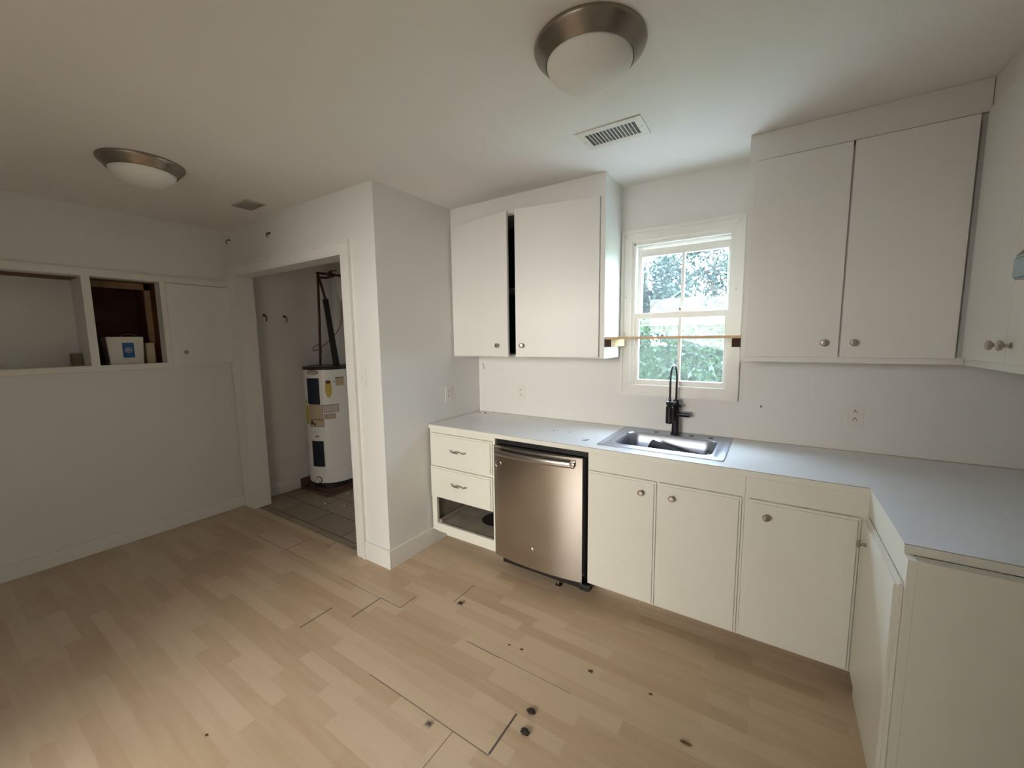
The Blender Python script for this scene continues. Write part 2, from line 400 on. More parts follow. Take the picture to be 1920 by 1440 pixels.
def sash(x0, x1, z0, z1, sw, top, bot, y0, y1, nm):
    b = MB()
    b.box(x0, x0 + sw, y0, y1, z0, z1, .003); b.box(x1 - sw, x1, y0, y1, z0, z1, .003)
    b.box(x0 + sw, x1 - sw, y0 + .0008, y1 - .0008, z1 - top, z1, .002); b.box(x0 + sw, x1 - sw, y0 + .0008, y1 - .0008, z0, z0 + bot, .002)
    xm = (x0 + x1) / 2 + .002; b.box(xm - .009, xm + .009, y0 + .004, y1 - .004, z0 + bot - .002, z1 - top + .002, .002)
    s = mk(nm, b, M_trim, w)
    g = MB(); ym = (y0 + y1) / 2
    g.box(x0 + sw - .004, x1 - sw + .004, ym - .0015, ym + .0015, z0 + bot - .004, z1 - top + .004)
    mk('glass', g, M_glass, s, 'dusty window glass')
    return s
ls = sash(1.292, 1.862, 1.202, 1.678, .034, .036, .042, .006, .040, 'lower_sash')
us = sash(1.300, 1.858, 1.598, 2.086, .030, .046, .036, .044, .078, 'upper_sash')
b = MB(); b.box(1.545, 1.60, .008, .036, 1.678, 1.686, .002); b.cyl((1.575, .022, 1.684), (1.575, .022, 1.700), .012, 12); b.box(1.57, 1.605, .016, .026, 1.692, 1.699, .002)
mk('sash_lock', b, M_nickel, ls, 'worn metal sash lock')

# ------------------------------------------------------------------ hardware
def knob(parent, p, ax, big=1.0):
    b = MB(); s = big
    b.lathe([(.0095 * s, 0), (.0095 * s, .002), (.0055 * s, .004), (.0055 * s, .014 * s), (.013 * s, .018 * s), (.0155 * s, .022 * s), (.0155 * s, .025 * s), (.012 * s, .0285 * s), (0, .030 * s)], p, ax, 20)
    return mk('knob', b, M_nickel, parent, 'small round brushed nickel knob', True)
def pull(parent, x, y, z):
    b = MB(); n = 17; L = .062
    pts, rs = [], []
    for i in range(n):
        t = i / (n - 1) * 2 - 1
        pts.append((x + t * L, y - .020 * (1 - t ** 4) - .003, z + .003 * math.cos(t * 3))); rs.append(.0035 + .0055 * max(0, math.cos(t * PI / 2 * 1.15)) ** 2)
    b.tube(pts, rs, 12)
    for s in (-1, 1):
        b.blob((x + s * .058, y - .006, z), .008, 2, .03, (1, 1, 1)); b.blob((x + s * .068, y - .004, z + .004), .0055, 2, .03)
    return mk('pull_handle', b, M_nickel, parent, 'ornate curved nickel pull handle', True)

def slab_y(b, x0, x1, z0, z1, yf, th=.018, lip=.010):
    """a lipped door/drawer front facing -Y"""
    b.slot = 0
    b.box(x0, x1, yf + .009, yf + th, z0, z1, .0015)
    b.slot = 0
    b.box(x0 + lip, x1 - lip, yf, yf + .010, z0 + lip, z1 - lip, .002)
    b.slot = 1; b.box(x0 + .004, x1 - .004, yf + th - .0006, yf + th + .0004, z1, z1 + .0035); b.slot = 0
def slab_x(b, y0, y1, z0, z1, xf, th=.018, lip=.010):
    b.box(xf + .009, xf + th, y0, y1, z0, z1, .0015); b.box(xf, xf + .010, y0 + lip, y1 - lip, z0 + lip, z1 - lip, .002)
    b.slot = 1; b.box(xf + th - .001, xf + th + .0002, y0 + .004, y1 - .004, z1, z1 + .0035); b.slot = 0

# ------------------------------------------------------------------ base cabinets
T = .018; ZT = .884; YFc = -DC; YD = YFc - T - .001
# drawer unit
c = thing('drawer_cabinet', 'white painted base cabinet with two drawers above an empty drawer opening, left of the dishwasher', 'cabinet', (.30, -.31, 0))
b = MB()
b.box(.014, .014 + T, YFc + .02, -.02, .11, ZT); b.box(.570, .588, YFc + .02, -.02, .11, ZT); b.box(.014, .588, -.03, -.02, .11, ZT)
b.box(.014, .058, YFc, YFc + .02, .122, ZT); b.box(.572, .592, YFc, YFc + .02, .105, ZT)
b.box(.058, .572, YFc, YFc + .02, .84, ZT); b.box(.058, .572, YFc, YFc + .02, .615, .64); b.box(.058, .572, YFc, YFc + .02, .385, .405)
b.box(.058, .572, YFc, YFc + .02, .116, .178); b.box(.145, .572, YFc + .001, YFc + .02, .104, .116)
mk('carcass', b, M_cab, c)
b = MB(); b.box(.032, .570, YFc + .02, -.03, .160, .172); b.box(.06, .085, YFc + .02, -.1, .172, .20)
b.box(.032, .034, YFc + .02, -.03, .17, .6)
b.slot = 1; b.lathe([(.0, .1725), (.115, .1725), (.118, .174), (.0, .1745)], (.40, -.33, 0), (0, 0, 1), 24); mk('inner_floor', b, [M_inside, M_dark], c, 'bare brown board inside the empty drawer opening with a dark hole')
b = MB(); b.box(.02, .59, -.46, -.44, 0, .11); mk('toe_kick', b, M_cab, c)
for (x0, x1, z0, z1, hz) in ((.024, .574, .634, .858, .750), (.018, .572, .384, .612, .508)):
    b = MB(); slab_y(b, x0, x1, z0, z1, YD)
    if hz < .6: b.blob((.32, YD - .0005, .37 + .04), .002, 1, .1)
    dr = mk('drawer', b, [M_cab, M_grime], c); pull(dr, .291, YD, hz)

# sink cabinet: doors A, B
c = thing('sink_cabinet', 'cream painted base cabinet with two doors below the sink', 'cabinet', (1.63, -.31, 0))
b = MB(); X0, X1 = 1.238, 2.003
b.box(X0, X0 + T, YFc + .02, -.02, .12, ZT); b.box(X1 - T, X1, YFc + .02, -.02, .12, ZT); b.box(X0, X1, -.03, -.02, .12, ZT); b.box(X0, X1, YFc + .02, -.03, .12, .136)
b.box(X0, X1, YFc, YFc + .02, .765, ZT); b.box(X0, X0 + .035, YFc, YFc + .02, .145, .765); b.box(X1 - .03, X1, YFc, YFc + .02, .145, .765); b.box(1.60, 1.635, YFc, YFc + .02, .145, .765); b.box(X0, X1, YFc, YFc + .02, .110, .145)
mk('carcass', b, M_cab, c)
b = MB(); b.box(X0, 2.003, -.46, -.44, 0, .12); mk('toe_kick', b, M_cab, c)
for x0, x1, kx in ((1.242, 1.612, 1.540), (1.622, 1.992, 1.692)):
    b = MB(); slab_y(b, x0, x1, .112, .784, YD)
    dr = mk('door', b, [M_cab, M_grime], c); knob(dr, (kx, YD, .723), (0, -1, 0))
# corner cabinet: door C
c = thing('corner_base_cabinet', 'cream painted single door base cabinet in the inner corner, right of the sink doors', 'cabinet', (2.22, -.31, 0))
b = MB(); X0, X1 = 2.004, 2.4325
b.box(X0, X0 + T, YFc + .02, -.02, .12, ZT); b.box(X0, XR - .01, -.03, -.02, .12, ZT); b.box(X0, XR - .01, YFc + .02, -.03, .12, .136)
b.box(X0, X1 + .02, YFc, YFc + .02, .765, ZT); b.box(X0, X0 + .03, YFc, YFc + .02, .145, .765); b.box(X1 - .02, X1 + .02, YFc, YFc + .02, .145, .765); b.box(X0, X1 + .02, YFc, YFc + .02, .11, .145)
mk('carcass', b, M_cab, c)
b = MB(); b.box(2.004, 2.59, -.46, -.44, 0, .12); mk('toe_kick', b, M_cab, c)
b = MB(); slab_y(b, 2.018, 2.412, .112, .784, YD)
dr = mk('door', b, [M_cab, M_grime], c); knob(dr, (2.090, YD, .721), (0, -1, 0))
# right-hand run: door D, end panel
c = thing('end_base_cabinet', 'cream painted base cabinet of the right-hand run ending in a plain side panel', 'cabinet', (2.72, -.9, 0))
b = MB(); XF = 2.4325; YE = -1.168
b.box(XF, XF + .02, YE, YFc - .001, .80, .884); b.box(XF, XF + .02, YE, YE + .045, .145, .80); b.box(XF, XF + .02, YFc - .05, YFc - .001, .145, .80); b.box(XF, XF + .02, YE, YFc - .001, 0, .145)
b.box(XF + .02, XR - .01, -1.10, YFc - .002, .12, .136); b.box(XR - .03, XR - .01, -1.14, YFc - .002, .12, ZT - .002)
mk('carcass', b, M_cab, c)
b = MB(); b.box(XF + .0205, XR - .004, YE + .001, -1.150, 0.0, .884); b.box(XF + .0205, XR - .004, -1.1495, -1.128, .868, .8835); mk('side_panel', b, M_cab, c)
b = MB(); b.box(XF + .16, XF + .18, -1.15, YFc, 0, .12); mk('toe_kick', b, M_cab, c)
b = MB(); slab_x(b, -1.155, -.648, .112, .802, XF - .020, .0195, .011); dr = mk('door', b, [M_cab, M_grime], c); knob(dr, (XF - .020, -.742, .726), (-1, 0, 0))

# ------------------------------------------------------------------ worktop (L shape, sink cut-out)
wt = thing('worktop', 'L-shaped white laminate worktop with a thin dark seam along its front edge', 'worktop', (1.5, -.3, ZT))
SX0, SX1, SY0, SY1 = 1.285, 1.87, -.50, -.04
def lshape(b, z0, z1, ex):
    b.box(.002, SX0, YFc - ex, -.001, z0, z1); b.box(SX0, SX1, YFc - ex, SY0, z0, z1); b.box(SX0, SX1, SY1, -.001, z0, z1)
    b.box(SX1, XR - .002, YFc - ex, -.001, z0, z1); b.box(XF - ex, XR - .002, -1.125 - ex, YFc - ex, z0, z1)
b = MB(); lshape(b, .9135, CZ + .001, .002); mk('laminate_top', b, M_lam, wt)
b = MB(); lshape(b, ZT + .0005, .9115, .0005); mk('core_board', b, M_cab, wt, 'cream painted front band below the laminate')
b = MB(); lshape(b, .9115, .9135, .0008); mk('seam', b, M_edge, wt, 'thin dark seam line')
b = MB()
b.box(.002, SX0, -.004, -.001, CZ + .001, CZ + .004); b.box(SX0, XR - .002, -.004, -.001, CZ + .001, CZ + .004); b.box(.0015, .004, -DC, -.002, CZ + .001, CZ + .003)
mk('caulk_line', b, M_grime, wt, 'grimy brown caulk line along the wall')

# ------------------------------------------------------------------ sink
def rrect(x0, x1, y0, y1, r, z, n=8):
    pts = []
    for cx, cy, a0 in ((x1 - r, y1 - r, 0), (x0 + r, y1 - r, 90), (x0 + r, y0 + r, 180), (x1 - r, y0 + r, 270)):
        for i in range(n + 1):
            a = math.radians(a0 + 90 * i / n); pts.append((cx + r * math.cos(a), cy + r * math.sin(a), z))
    return pts
s = thing('kitchen_sink', 'rectangular stainless steel drop-in single bowl sink under the window', 'sink', (1.575, -.27, CZ))
Z = CZ + .001
b = MB(); b.loft([rrect(1.252, 1.905, -.535, -.012, .012, Z), rrect(1.254, 1.903, -.533, -.014, .012, Z + .005), rrect(1.262, 1.895, -.525, -.022, .012, Z + .006),
    rrect(1.270, 1.887, -.517, -.030, .014, Z + .002), rrect(1.302, 1.861, -.494, -.112, .030, Z + .002), rrect(1.309, 1.854, -.487, -.119, .034, Z + .006),
    rrect(1.322, 1.841, -.474, -.132, .055, Z + .005)])
mk('rim', b, M_sink, s, None, True)
b = MB(); b.loft([rrect(1.322, 1.841, -.474, -.132, .055, Z + .005), rrect(1.330, 1.833, -.466, -.140, .06, Z - .006), rrect(1.338, 1.825, -.458, -.148, .065, Z - .06),
    rrect(1.345, 1.818, -.451, -.155, .07, Z - .145), rrect(1.362, 1.801, -.434, -.172, .07, Z - .168), rrect(1.40, 1.763, -.396, -.21, .06, Z - .175), rrect(1.55, 1.61, -.33, -.28, .02, Z - .178)], cap_last=True)
mk('bowl', b, M_sink, s, None, True)
for hx in (1.475, 1.682, 1.790):
    b = MB(); b.lathe([(.0, .004), (.013, .004), (.016, .0025), (.016, .001)], (hx, -.068, Z), (0, 0, 1), 20, False); mk('faucet_hole', b, M_black, s, 'dark round faucet hole', True)
b = MB(); b.lathe([(0, .001), (.028, .001), (.038, .004), (.040, .002)], (1.58, -.305, Z - .178), (0, 0, 1), 20, False); mk('drain', b, M_nickel, s, None, True)

# ------------------------------------------------------------------ faucet
fa = thing('kitchen_faucet', 'tall matte black pull-down faucet with a thin arched hose behind the sink', 'faucet', (1.587, -.068, Z + .002))
bx, by = 1.588, -.068
b = MB(); b.lathe([(.028, 0), (.028, .006), (.0245, .010), (.022, .012), (.0205, .10), (.0205, .185), (.0195, .19), (.0195, .212), (.017, .2175), (0, .218)], (bx, by, Z + .002), (0, 0, 1), 28)
mk('body', b, M_faucet, fa, None, True)
b = MB(); b.cyl((bx + .01, by, 1.045), (bx + .076, by - .004, 1.047), .017, 24); b.cyl((bx + .076, by - .004, 1.047), (bx + .082, by - .004, 1.047), .0155, 24); b.blob((bx + .026, by - .008, 1.100), .009, 2, .05)
mk('lever', b, M_faucet, fa, None, True)
hx2, hy2 = 1.571, by - .098
b = MB(); b.lathe([(.0185, 0), (.0215, .003), (.022, .10), (.018, .105), (.018, .112), (.021, .116), (.021, .134), (.010, .137), (.009, .15), (0, .151)], (hx2, hy2, 1.002), (0, 0, 1), 24)
mk('spray_head', b, M_faucet, fa, None, True)
b = MB(); b.box(-.006, .006, -.06, 0.01, 1.115, 1.130, .002, Matrix.Rotation(math.atan2(bx - hx2, -(by - hy2)) * 0 + .28, 3, 'Z'), (0, 0, 0))
bmesh.ops.translate(b.bm, verts=b.bm.verts, vec=(bx - .006, by - .022, 0)); mk('holder_arm', b, M_faucet, fa)
pts = []
z0 = 1.128; zc = 1.262; R_ = .088
ax = Vector((hx2 - bx, hy2 - by, 0)); mid = Vector((bx, by, 0)) + ax / 2; u = ax.normalized(); half = ax.length / 2
pts.append((bx, by, z0))
for i in range(25):
    a = PI * i / 24
    q = mid - u * half * math.cos(a); pts.append((q.x, q.y, zc + R_ * math.sin(a)))
pts.append((hx2, hy2, z0 + .02))
b = MB(); b.tube(pts, .0062, 12); mk('arched_hose', b, M_faucet, fa, None, True)

# things lying in the sink
b = MB(); ax_ = Vector((.20, -.01, -.028)); b.lathe([(.0, .012), (.058, .010), (.076, .0), (.080, .004), (.075, .05), (.062, .20), (.058, .245), (.0, .25)], (1.490, -.290, .840), ax_, 32)
tag(mk('tumbler', b, M_tumbler, None, None, True), 'black tapered plastic tumbler lying on its side in the sink bowl', 'tumbler')
b = MB(); b.blob((1.785, -.37, .80), .050, 3, .30, (.65, .9, 1.25)); b.prism([(1.765, .83), (1.815, .905), (1.812, .84)], 'y', -.36, -.356)
b.slot = 1; b.blob((1.755, -.38, .815), .036, 2, .3, (.6, .5, 1.2))
tag(mk('crumpled_wrapper', b, [M_paper, M_red]), 'crumpled white paper wrapper with red print at the right end of the sink bowl', 'wrapper')

# ------------------------------------------------------------------ dishwasher
dw = thing('dishwasher', 'stainless steel dishwasher with a long bar handle between the drawers and the sink doors', 'dishwasher', (.90, -.33, 0))
b = MB(); b.box(.594, 1.236, -.565, -.04, .10, .880, .002); b.box(.60, 1.232, -.606, -.565, .852, .880, .002)
mk('tub', b, M_black, dw)
b = MB(); n = 24; x0, x1 = .597, 1.210; ring_a, ring_b = [], []
prof = []
for i in range(n + 1):
    t = i / n * 2 - 1; x = x0 + (x1 - x0) * i / n
    prof.append((x, -.634 - .028 * (1 - abs(t) ** 2.2)))
pl = prof + [(x1, -.575), (x0, -.575)]
b.prism(pl, 'z', .105, .848)
mk('door', b, M_steel, dw, None, False)
for o_ in dw.children:
    if o_.name.startswith('door'):
        for p_ in o_.data.polygons: p_.use_smooth = True
        o_.data.set_sharp_from_angle(angle=math.radians(30))
        DWD = o_
b = MB(); hp = []; nh = 21
zt_, zb_ = .828, .792
rings = []
for i in range(nh):
    t = i / (nh - 1) * 2 - 1; x = .628 + (1.172 - .628) * i / (nh - 1); yo = -.668 - .026 * (1 - t * t)
    rings.append([(x, yo + .011, zb_ + .002), (x, yo + .002, zb_), (x, yo - .003, zb_ + .008), (x, yo - .001, zt_ - .006), (x, yo + .004, zt_), (x, yo + .011, zt_ - .002)])
b.loft(rings, True, True)
b.box(.630, .652, -.672, -.640, .797, .823, .003); b.box(1.142, 1.170, -.674, -.636, .797, .823, .003)
mk('bar_handle', b, M_steel, DWD, 'bowed stainless bar handle', True)
b = MB(); b.lathe([(.0155, 0), (.0155, .003), (.013, .0045), (0, .0045)], (.889, -.6600, .228), (0, -1, 0), 24)
b.slot = 1
pts = [(.889 + .008 * math.cos(a / 20 * 2 * PI), -.6650, .228 + .008 * math.sin(a / 20 * 2 * PI)) for a in range(21)]; b.tube(pts, .0009, 6)
b.tube([(.885 + .0025 * math.cos(a), -.6650, .229 + .004 * math.sin(a)) for a in [k / 8 * 5.2 + .6 for k in range(9)]], .0008, 6)
b.tube([(.893 + .0025 * math.cos(a), -.6650, .229 + .004 * math.sin(a)) for a in [k / 8 * 4.2 + 1 for k in range(9)]], .0008, 6)
mk('round_badge', b, [M_nickel, M_grey], DWD, 'small round silver badge with a monogram', True)
b = MB(); pts = [(.640 + .022 * math.cos(a / 28 * 2 * PI), -.6465, .728 + .022 * math.sin(a / 28 * 2 * PI)) for a in range(29)]; b.tube(pts, .0012, 6)
mk('round_stamp', b, M_steel, DWD, 'faint round outline stamped in the door', True)
b = MB()
xx = .612
for k in range(11):
    ww = random.choice((.003, .005, .004)); b.box(xx, xx + ww, -.6455, -.6425, .8405, .8425); xx += ww + .0022
mk('tiny_print', b, M_white, DWD, 'row of tiny pale print')
b = MB(); b.box(.655, 1.262, -.632, -.56, .066, .104, .004); b.box(1.20, 1.262, -.650, -.60, .070, .104, .006); mk('kick_bar', b, M_black, dw)
b = MB(); b.lathe([(.018, 0), (.018, .008), (.006, .012), (.006, .075)], (1.035, -.585, 0), (0, 0, 1), 16); mk('levelling_foot', b, M_nickel, dw, None, True)
for fx_, fy_ in ((.68, -.10), (1.19, -.10)):
    b = MB(); b.lathe([(.018, 0), (.018, .008), (.006, .012), (.006, .10)], (fx_, fy_, 0), (0, 0, 1), 16); mk('levelling_foot', b, M_black, dw, None, True)

# ------------------------------------------------------------------ upper cabinets
def rotz(a): return Matrix.Rotation(a, 3, 'Z')
c = thing('upper_cabinet', 'white upper cabinet left of the window with both doors standing slightly open', 'cabinet', (.60, -.15, 1.394))
b = MB(); X1 = 1.209; ZB = 1.394
b.box(X1 - .018, X1, -DU + .018, -.001, ZB, H - .001); b.box(.001, .019, -DU + .018, -.001, ZB, H - .001); b.box(.019, X1 - .018, -.012, -.001, ZB, H - .001)
b.box(.001, X1, -DU, -DU + .018, 2.352, H - .001); b.box(.001, X1, -DU, -DU + .018, ZB, 1.414); b.box(.001, .045, -DU, -DU + .018, 1.414, 2.352); b.box(1.150, X1, -DU, -DU + .018, 1.414, 2.352)
b.box(.019, X1 - .018, -DU + .018, -.012, 1.40, 1.415); b.box(.019, X1 - .018, -DU + .018, -.012, 2.355, 2.37)
mk('carcass', b, M_up, c)
b = MB(); b.box(.02, X1 - .02, -.29, -.014, 1.86, 1.874); mk('inner_shelf', b, M_grey, c)
b = MB(); b.box(.0195, X1 - .0185, -.016, -.0125, 1.416, 2.354); b.box(.0192, .022, -.29, -.016, 1.416, 2.354); b.box(X1 - .022, X1 - .0182, -.29, -.016, 1.416, 2.354); mk('painted_shade_lining', b, M_dark, c, 'unlit inside of the cabinet, its shade painted as near-black sheets')  # near-black sheets paint the shade behind the ajar doors
def ajar(x_h, wd, ang, kx, side):
    b = MB(); x0, x1 = (x_h, x_h + wd) if side > 0 else (x_h - wd, x_h)
    Rm = rotz(ang); pv = (x_h, -DU - .001, 0)
    b.box(x0, x1, -DU - .019, -DU - .001, 1.402, 2.352, .002, Rm, pv)
    dr = mk('door', b, M_up, c)
    v = Rm @ (Vector((kx, -DU - .019, 1.478)) - Vector(pv)) + Vector(pv); ax = Rm @ Vector((0, -1, 0))
    knob(dr, v, ax)
ajar(.020, .560, -math.radians(8.6), .492, 1)
ajar(1.176, .552, math.radians(8.6), .672, -1)

c = thing('upper_cabinet', 'tall white upper cabinet with two closed doors, right of the window', 'cabinet', (2.3, -.15, 1.394))
b = MB(); X0, X1 = 1.9365, 2.722
b.box(X0, X0 + .018, -DU + .018, -.001, ZB, H - .001); b.box(X0 + .018, X1, -.012, -.001, ZB, H - .001); b.box(X0 + .018, XR - .002, -DU + .018, -.012, ZB, 1.412)
b.box(X0, 2.731, -DU, -DU + .018, 2.363, H - .001); b.box(2.694, 2.7315, -.298, -.296, 1.424, 2.363); b.box(X0, 2.731, -DU, -DU + .018, ZB, 1.424); b.box(X0, X0 + .03, -DU, -DU + .018, 1.424, 2.363); b.box(2.66, 2.694, -DU, -DU + .018, 1.424, 2.34); b.box(2.315, 2.35, -DU, -DU + .018, 1.424, 2.34)
mk('carcass', b, M_up, c)
for x0, x1, kx in ((1.958, 2.326, 2.272), (2.333, 2.700, 2.377)):
    b = MB(); b.box(x0, x1, -DU - .019, -DU - .001, 1.420, 2.355, .0015); dr = mk('door', b, M_up, c); knob(dr, (kx, -DU - .019, 1.487), (0, -1, 0))
c = thing('upper_cabinet', 'upper cabinet on the right-hand wall seen edge-on with two knobs close together', 'cabinet', (2.9, -.75, 1.394))
b = MB(); b.box(2.732, 2.750, -1.19, -DU - .002, 2.362, H - .001); b.box(2.732, 2.750, -1.19, -DU - .002, ZB, 1.424); b.box(2.732, 2.750, -.370, -DU - .02, 1.424, 2.362); b.box(2.732, 2.750, -1.19, -1.16, 1.424, 2.362); b.box(2.732, 2.750, -.725, -.69, 1.424, 2.362)
b.box(2.750, XR - .002, -1.19, -1.172, ZB, H - .001); b.box(2.750, XR - .002, -1.172, -DU - .002, ZB, 1.412); b.box(2.750, XR - .002, -1.172, -DU - .002, 2.44, 2.455)
mk('carcass', b, M_up, c)
for y0, y1, ky in ((-.706, -.348, -.664), (-1.165, -.709, -.742)):
    b = MB(); b.box(2.7135, 2.7315, y0, y1, 1.422, 2.36, .002); dr = mk('door', b, M_up, c); knob(dr, (2.7135, ky, 1.482), (-1, 0, 0), 1.1)

# range hood whose corner enters at the right
c = thing('range_hood', 'corner of a grey-green metal range hood entering at the right edge below the ceiling', 'range hood', (2.8, -1.58, 1.648))
b = MB(); b.prism([(2.55, 1.648), (2.55, 1.700), (2.62, 1.80), (3.048, 1.80), (3.048, 1.648)], 'y', -1.96, -1.205, .004)
mk('canopy', b, M_hood, c)
b = MB(); b.box(2.60, 3.0, -1.90, -1.26, 1.640, 1.6475); mk('filter', b, M_grey, c)

# ------------------------------------------------------------------ board across the window
c = thing('window_shelf', 'thin pine shelf board spanning the window between the two upper cabinets', 'shelf', (1.57, -.2, 1.512))
b = MB(); b.box(1.2105, 1.935, -.300, -.110, 1.512, 1.527, .001)
b.slot = 0
mk('board', b, M_shelfedge, c)
b = MB(); b.box(1.2105, 1.246, -.292, -.03, 1.466, 1.511, .001); b.slot = 1; b.box(1.2105, 1.246, -.294, -.2915, 1.466, 1.511); mk('cleat', b, [M_osb, M_endgrain], c, 'rough tan wood cleat with a dark cut end')
b = MB(); b.box(1.894, 1.935, -.292, -.03, 1.466, 1.511, .001); b.slot = 1; b.box(1.894, 1.935, -.294, -.2915, 1.466, 1.511); mk('cleat', b, [M_osb, M_endgrain], c, 'rough tan wood cleat with a dark cut end')

# ------------------------------------------------------------------ built-in wall cabinet on the left wall
c = thing('built_in_wall_cabinet', 'long built-in wall cabinet on the left wall, two open bays and one closed door', 'cabinet', (XL, -1.9, 1.32))
b = MB(); xf = XL + .018; y1 = -.965
b.box(XL + .0005, xf, -3.2, y1, 2.002, 2.046, .002); b.box(XL + .0005, xf + .006, -3.2, y1, 2.040, 2.052, .002)
b.box(XL + .0005, xf, -3.2, y1, 1.326, 1.368, .002)
b.box(XL + .0005, xf, -1.921, -1.876, 1.368, 2.002); b.box(XL + .0005, xf, -1.490, -1.448, 1.368, 2.002); b.box(XL + .0005, xf, -3.2, -3.1, 1.368, 2.002)
mk('face_frame', b, M_trim, c)
b = MB(); xb = XL - .375
b.box(xb - .01, xb, -3.1, -1.90, 1.34, 2.02); b.box(xb, XL, -1.905, -1.893, 1.352, 2.014); b.box(xb, XL, -3.112, -3.10, 1.352, 2.014); b.box(xb, XL, -3.1, -1.905, 1.352, 1.364)
mk('left_bay', b, M_wall, c, 'grey painted inside of the wide open bay')
b = MB(); b.box(xb, XL - .001, -3.1, -1.905, 2.0025, 2.013); mk('bay_top', b, M_brownwood, c, 'bare brown underside of the bay top')
b = MB(); b.box(XL - .62, XL - .61, -1.893, -1.47, 1.34, 2.03); b.box(XL - .61, XL - .001, -1.892, -1.880, 1.352, 2.014); b.box(XL - .61, XL - .001, -1.484, -1.472, 1.352, 2.014); b.box(XL - .61, XL - .001, -1.88, -1.484, 2.003, 2.014); b.box(XL - .61, XL - .001, -1.88, -1.484, 1.352, 1.364)
mk('middle_bay', b, M_redwood, c, 'dark red-brown wooden inside of the middle bay')
b = MB(); b.box(XL - .26, XL - .235, -1.88, -1.484, 1.955, 2.003); b.box(XL - .26, XL - .235, -1.520, -1.484, 1.364, 2.003); mk('inner_frame', b, M_tanwood, c, 'tan wooden inner frame')
b = MB(); b.box(xf + .0005, xf + .012, -1.456, -.966, 1.345, 1.998, .003); dr = mk('door', b, M_trim, c); knob(dr, (xf + .012, -1.372, 1.449), (1, 0, 0))
# things in the cabinet
c = thing('storage_box', 'white box with a blue printed square in the middle bay of the wall cabinet', 'box', (XL - .17, -1.70, 1.3645))
b = MB(); b.prism([(-1.797, 1.3645), (-1.602, 1.3645), (-1.592, 1.575), (-1.808, 1.575)], 'x', XL - .25, XL - .10, .004); mk('shell', b, M_white, c)
b = MB(); b.box(XL - .1005, XL - .0985, -1.722, -1.654, 1.415, 1.530, .0005); b.slot = 1
b.tube([(XL - .097, -1.687 + .02 * math.cos(a / 16 * 2 * PI), 1.475 + .02 * math.sin(a / 16 * 2 * PI)) for a in range(17)], .003, 6); b.box(XL - .0985, XL - .096, -1.700, -1.676, 1.466, 1.486)
mk('blue_label', b, [M_blue, mat('pale_print', (.35, .42, .45))], c, 'blue printed square with a pale ring')
b = MB(); b.tube([(XL - .17, -1.66 + .05 * math.cos(a / 16 * PI), 1.575 + .022 * math.sin(a / 16 * PI)) for a in range(17)], .0018, 6); mk('wire_handle', b, M_grey, c)
b = MB(); b.box(XL - .2, XL - .12, -1.575, -1.523, 1.3645, 1.527, .004)
tag(mk('carton', b, M_tan), 'small tan carton squeezed beside the white box in the wall cabinet', 'carton')
b = MB(); b.box(-2.37, -2.30, -1.962, -1.908, 1.3645, 1.455, .003)
tag(mk('wood_block', b, mat('dull_brown_block', (.24, .19, .13), .8)), 'small brown block at the right end of the wide open bay', 'block')

# ------------------------------------------------------------------ outlets and switch
def outlet(loc, ax, label, wd=.070, ht=.114):
    c = thing('wall_outlet', label, 'outlet', loc, None)
    X, Y, Zc = loc
    def bx_(b, u0, u1, d0, d1, z0, z1, bev=0):
        if ax == 'y': b.box(X + u0, X + u1, Y - d1, Y - d0, Zc + z0, Zc + z1, bev)
        else: b.box(X + d0, X + d1, Y + u0, Y + u1, Zc + z0, Zc + z1, bev)
    b = MB(); bx_(b, -wd / 2, wd / 2, 0, .005, -ht / 2, ht / 2, .0018); mk('cover_plate', b, M_white, c)
    for s in (.02, -.02):
        b = MB(); bx_(b, -.017, .017, .004, .0065, s - .013, s + .013, .001); r = mk('socket', b, M_white, c)
        q = MB(); bx_(q, -.0075, -.0052, .006, .0070, s - .006, s + .004); bx_(q, .0052, .0075, .006, .0070, s - .004, s + .004); bx_(q, -.003, .003, .006, .0070, s + .005, s + .011); mk('slots', q, M_slot, r, 'dark slots')
    return c
outlet((0, -.392, 1.108), 'x', 'white outlet on the side wall of the closet, near the left end of the worktop')
outlet((.414, 0, 1.096), 'y', 'small white outlet on the sink wall under the left upper cabinet')
outlet((2.449, 0, 1.104), 'y', 'white outlet on the sink wall under the right upper cabinet')
c = thing('light_switch', 'wall-coloured light switch on the narrow wall right of the closet doorway', 'switch', (-.182, YB, 1.28))
b = MB(); b.box(-.220, -.146, YB - .005, YB, 1.222, 1.338, .0015); mk('cover_plate', b, M_wall, c)
b = MB(); b.box(-.188, -.179, YB - .014, YB - .004, 1.272, 1.292, .002); mk('toggle', b, M_wall, c)

